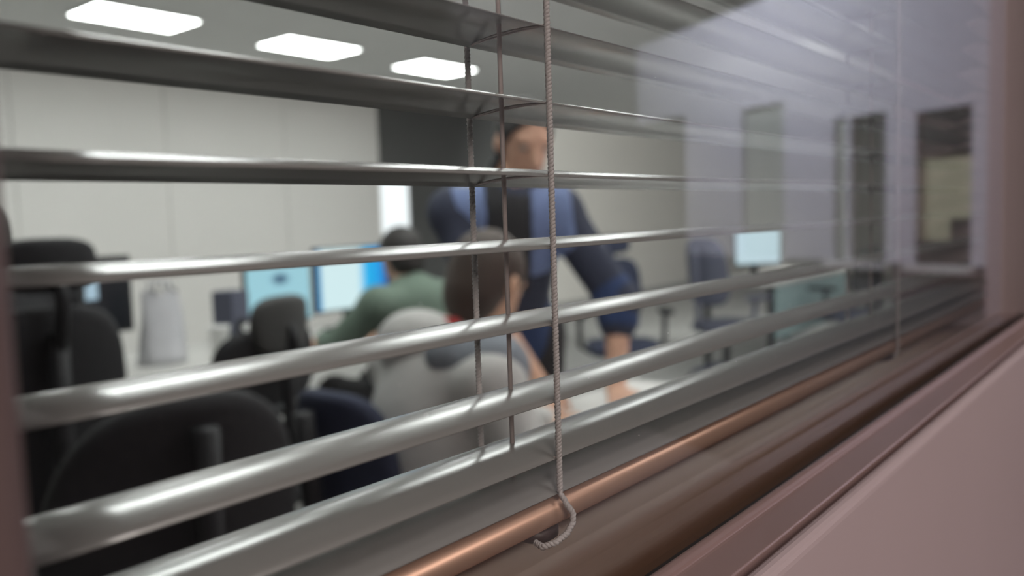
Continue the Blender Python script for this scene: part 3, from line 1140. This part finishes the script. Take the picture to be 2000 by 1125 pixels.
# --- the man leaning on the near desk
man_J = dict(head=(1.985, 1.560, 1.530), neck=(1.975, 1.615, 1.40),
             sl=(2.070, 1.505, 1.320), sr=(1.845, 1.730, 1.325), el=(2.125, 1.330, 1.045), er=(1.82, 1.60, 1.06), wl=(2.035, 1.290, 0.800), wr=(1.87, 1.42, 0.805),
             hl=(2.155, 1.665, 0.93), hr=(2.015, 1.805, 0.93), kl=(2.19, 1.70, 0.50), kr=(2.05, 1.86, 0.50), al=(2.25, 1.77, 0.09), ar=(2.10, 1.93, 0.09),
             fl=(2.18, 1.68, 0.04), fr=(2.03, 1.84, 0.04),
             hdl=(-0.55, -0.6, -0.32), hdr=(-0.1, -0.9, -0.35), nrl=(0, 0, 1), nrr=(0, 0, 1))
man, J, K = build_person('man standing in navy and blue jacket, leaning over the near desk looking down', (2.15, 1.78, 0), man_J, (-0.42, -0.78, -0.42), (-0.2, -0.35, 0.9),
                         M['skin'], M['hairblack'], M['jacket'], M['trouser'], sleeve_to=0.25, hair_up=0.028)
# periwinkle chest panels, blue lower half, blue cuffs, dark collar: layers just above the jacket
sl, sr, hl, hr, nk = [J[n] for n in ('sl', 'sr', 'hl', 'hr', 'neck')]
fwd = nv((-0.69, -0.72, -0.1))
sm = (sl + sr) / 2
hm = (hl + hr) / 2
upv = K['up']
axv = K['ax']


def layer(g, planes, arms=0.0):
    L = Sdf(K['lo'], K['hi'], K['H'])
    torso(L, J, g)
    if arms:
        for q in ('l', 'r'):
            L.cap(J['s' + q], J['s' + q] + (J['e' + q] - J['s' + q]) * 0.3, 0.056 + arms, 0.053 + arms, 0.03)
    L.cap(nk - np.array([0, 0, 0.02]), nk + K['u'] * 0.2 + K['f'] * 0.05, 0.066, 0.10, 0.01, sub=True)
    for p, n in planes:
        L.half(p, n)
    return L


low = sm * 0.62 + hm * 0.38
obj('chest_panel', layer(0.026, [(low, -upv), (sm + axv * 0.065, -axv), (sl + axv * 0.035, axv + upv * 0.1), (sm, -fwd)], 0.019).mesh('panel'), M['yoke'], man, smooth=True)
obj('chest_panel', layer(0.026, [(low, -upv), (sm - axv * 0.065, axv), (sr + axv * 0.015, -axv - upv * 0.35), (sm, -fwd)]).mesh('panel'), M['yoke'], man, smooth=True)
obj('jacket_hem', layer(0.026, [(sm * 0.30 + hm * 0.70, upv), (hm - upv * 0.12, -upv)]).mesh('hem'), M['blue'], man, smooth=True)
P_ = layer(0.024, [(sm * 0.5 + hm * 0.5, -upv), (sm - axv * 0.066, -axv), (sm + axv * 0.066, axv), (sm, -fwd)])
P_.cap(nk - np.array([0, 0, 0.03]), nk + np.array([0, 0, 0.02]) + fwd * 0.02, 0.088, 0.080, 0.02)
P_.cap(nk + K['u'] * 0.02 + K['f'] * 0.03, nk + K['u'] * 0.15 + K['f'] * 0.08, 0.066, 0.10, 0.01, sub=True)
obj('collar', P_.mesh('collar'), M['scarf'], man, smooth=True)
P_ = Sdf(K['lo'], K['hi'], K['H'])
P_.cap(sr + np.array([0.0, 0, 0.035]) + K['ax'] * 0.01, sr + np.array([0, 0, 0.055]) + K['ax'] * 0.085, 0.045, 0.045, 0.02)
obj('shoulder_patch', P_.mesh('patch'), M['yokegrey'], man, smooth=True)
P_ = Sdf(K['lo'], K['hi'], K['H'])
P_.cap(J['el'] + (J['sl'] - J['el']) * 0.12, J['el'] + (J['wl'] - J['el']) * 0.2, 0.066, 0.062, 0.02)
obj('sleeve_cuff', P_.mesh('cuff'), M['blue'], man, smooth=True)

# --- the person in the grey hoodie, seen from behind
hd_J = dict(head=(1.500, 1.300, 1.150), neck=(1.425, 1.330, 1.02), sl=(1.395, 1.505, 0.955), sr=(1.315, 1.145, 0.955),
            el=(1.52, 1.51, 0.80), er=(1.315, 1.055, 0.800), wl=(1.64, 1.24, 0.785), wr=(1.53, 1.06, 0.790),
            hl=(1.27, 1.45, 0.56), hr=(1.25, 1.25, 0.56), kl=(1.66, 1.47, 0.56), kr=(1.65, 1.22, 0.56), al=(1.62, 1.47, 0.09), ar=(1.62, 1.22, 0.09),
            fl=(1.72, 1.47, 0.04), fr=(1.72, 1.22, 0.04), hdl=(0.7, -0.6, -0.1), hdr=(0.9, 0.35, -0.1), nrl=(0, 0, 1), nrr=(0, 0, 1))
hd, J, K = build_person('person in light grey hoodie sitting with back turned at the near desk', (1.27, 1.35, 0), hd_J, (0.86, 0.02, -0.42), (0.4, 0, 0.9),
                        M['skin2'], M['hairbrown'], M['hoodie'], M['olive'], sleeve_to=0.93, topname='hoodie', hair_long=0.02)
P_ = Sdf(K['lo'], K['hi'], K['H'])
nk = J['neck']
bk = np.array([-0.10, 0.03, 0.01])
P_.ell(nk + bk + np.array([0, 0, -0.01]), (0.075, 0.125, 0.085), None, 0.03)
P_.cap(nk + np.array([-0.06, -0.1, -0.01]), nk + np.array([0.05, -0.09, -0.07]), 0.035, 0.03, 0.03)
P_.cap(nk + np.array([-0.06, 0.1, -0.01]), nk + np.array([0.05, 0.09, -0.07]), 0.035, 0.03, 0.03)
P_.cap(nk + np.array([0.02, 0, 0.02]), nk + np.array([0.03, 0, 0.2]), 0.075, 0.09, 0.02, sub=True)
hood = obj('hood', P_.mesh('hood'), M['hoodie'], hd, smooth=True)
P_ = Sdf(K['lo'], K['hi'], K['H'])
limb(P_, [J['sr'] + np.array([0.03, 0.02, 0.02]), J['sr'] + np.array([0.05, 0.10, -0.14])], [0.07, 0.06], 0.012)
limb(P_, [J['sr'] + np.array([0.0, 0.1, 0.05]), J['sr'] + np.array([0.03, 0.02, 0.03])], [0.055, 0.06], 0.012)
obj('shoulder_panel', P_.mesh('shoulder_panel'), M['hoodgrey'], hd, smooth=True)
bm = bmesh.new()
bmesh.ops.create_cube(bm, size=1)
bmesh.ops.scale(bm, vec=(0.02, 0.04, 0.025), verts=bm.verts)
xf(bm, tuple(nk + np.array([-0.09, -0.06, 0.055])), (0, 0.3, 0.2))
obj('red_tag', bm, M['red'], hd, bevel=0.004)

# --- the person in green, at the monitors
gr_J = dict(head=(2.44, 2.60, 1.16), neck=(2.43, 2.55, 1.04), sl=(2.25, 2.54, 0.975), sr=(2.62, 2.49, 0.975),
            el=(2.17, 2.72, 0.80), er=(2.72, 2.70, 0.80), wl=(2.32, 2.98, 0.79), wr=(2.62, 2.98, 0.79),
            hl=(2.36, 2.56, 0.54), hr=(2.58, 2.56, 0.54), kl=(2.36, 2.98, 0.55), kr=(2.60, 2.98, 0.55), al=(2.36, 2.95, 0.09), ar=(2.60, 2.95, 0.09),
            fl=(2.36, 3.05, 0.04), fr=(2.60, 3.05, 0.04), hdl=(0.3, 1, -0.05), hdr=(-0.3, 1, -0.05), nrl=(0, 0, 1), nrr=(0, 0, 1))
build_person('person in grey green top with black hair sitting before the blue wallpaper monitor', (2.47, 2.56, 0), gr_J, (0.15, 0.95, -0.2), (0, 0.2, 0.9),
             M['skin'], M['hairblack'], M['green'], M['trouser'], sleeve_to=0.95, topname='jumper', H=0.012)

# --- the person at the left edge
lf_J = dict(head=(0.968, 2.985, 1.285), neck=(0.98, 2.95, 1.16), sl=(0.80, 2.94, 1.10), sr=(1.18, 2.94, 1.10),
            el=(0.74, 3.10, 0.84), er=(1.24, 3.10, 0.84), wl=(0.90, 3.32, 0.80), wr=(1.19, 3.32, 0.80),
            hl=(0.88, 2.90, 0.55), hr=(1.09, 2.90, 0.55), kl=(0.86, 3.32, 0.55), kr=(1.06, 3.32, 0.55), al=(0.86, 3.30, 0.09), ar=(1.06, 3.30, 0.09),
            fl=(0.86, 3.40, 0.04), fr=(1.06, 3.40, 0.04), hdl=(0.2, 1, -0.05), hdr=(-0.2, 1, -0.05), nrl=(0, 0, 1), nrr=(0, 0, 1))
lf_J = {k: (v if k in ('hdl', 'hdr', 'nrl', 'nrr') else (v[0] + 0.022, v[1], v[2])) for k, v in lf_J.items()}
build_person('person in black with dark hair, head cut by the left edge of the photo', (1.007, 2.92, 0), lf_J, (0, 0.97, -0.15), (0, 0.15, 0.9),
             M['skin'], M['hairblack'], M['scarf'], M['trouser'], sleeve_to=0.95, topname='jumper', H=0.013)
make_chair('low black chair under the person at the left edge', M['black'], M['black'], M['blackp'], None, (1.007, 2.90, 0), 0, bh=0.34, bw=0.44, seat_h=0.45, arms=False)

# ------------------------------------------------------------------ corridor side (y < 0.0835), seen mirrored in the pane
struct('floor_corridor', box(-3, 6, -2.4, 0.10, -0.1, 0), M['darkfloor'])
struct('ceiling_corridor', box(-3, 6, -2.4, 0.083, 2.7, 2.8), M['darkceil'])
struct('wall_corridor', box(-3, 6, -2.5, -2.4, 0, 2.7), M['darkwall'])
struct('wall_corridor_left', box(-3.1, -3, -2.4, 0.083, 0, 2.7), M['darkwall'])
# slanting end wall with four tall openings; local x runs along the wall from its far end (0) to the window partition
ew = bpy.data.objects.new('wall_corridor_end', None)
C.objects.link(ew)
ew['kind'] = 'structure'
SC = 1.2
P0 = Vector((3.85 * SC, 0.2 - 2.32 * SC, 0))
dv = Vector((-math.cos(math.radians(62)), math.sin(math.radians(62)), 0))
ew.location = P0
ew.rotation_euler = (0, 0, math.atan2(dv.y, dv.x))
ops = [(-0.02, 0.62, 'darkroom'), (1.02, 1.27, 'greenpane'), (1.53, 1.76, 'darkroom'), (1.88, 2.08, 'yellowpane')]
ops = [(a * SC, b * SC, m) for a, b, m in ops]
ZT, ZH, ZS = 2.29, 1.78, 1.08
ZHs = [1.84, 1.80, 1.68, 1.655]
END = 2.55 * SC
bm = bmesh.new()
prev = -0.02 * SC
for (a, b, m), zh in zip(ops, ZHs):
    if a > prev + 1e-4:
        bx(bm, prev, a, 0, 0.09, ZS, ZT)
    bx(bm, a, b, 0, 0.09, zh, ZT)
    prev = b
bx(bm, prev, 2.13 * SC, 0, 0.09, ZS, ZT)
obj('wall_face', bm, M['bluewhite'], ew)
obj('dado', box(-0.02 * SC, 2.13 * SC, 0, 0.09, 0, ZS), M['dado'], ew)
obj('wall_return', box(2.13 * SC, END, 0, 0.09, 0, ZT), M['mauve'], ew)
for (a, b, m), zh in zip(ops, ZHs):
    obj('pane', box(a, b, 0.05, 0.06, ZS, zh), M[m], ew)
    if m == 'yellowpane':
        obj('transom', box(a, b, 0.06, 0.075, zh - 0.17, zh), M['darkroom'], ew)
        obj('bottom_panel', box(a, b, 0.06, 0.075, ZS, ZS + 0.09), M['darkroom'], ew)
        obj('bottom_panel', box(b - 0.09, b, 0.075, 0.085, ZS, ZS + 0.17), M['darkroom'], ew)
    if a > 1.5 * SC and a < 1.6 * SC:
        obj('side_light', box(a, a + 0.09, 0.06, 0.07, ZS, zh), M['greenpane'], ew)
        obj('mullion', box(a + 0.07, a + 0.095, 0.06, 0.09, ZS, zh), M['bluewhite'], ew)
    if a > 0:
        bm = bmesh.new()
        bx(bm, a - 0.03, b + 0.03, 0.0905, 0.125, ZS - 0.03, ZS)
        obj('sill_board', bm, M['whitemetal'], ew, bevel=0.004)
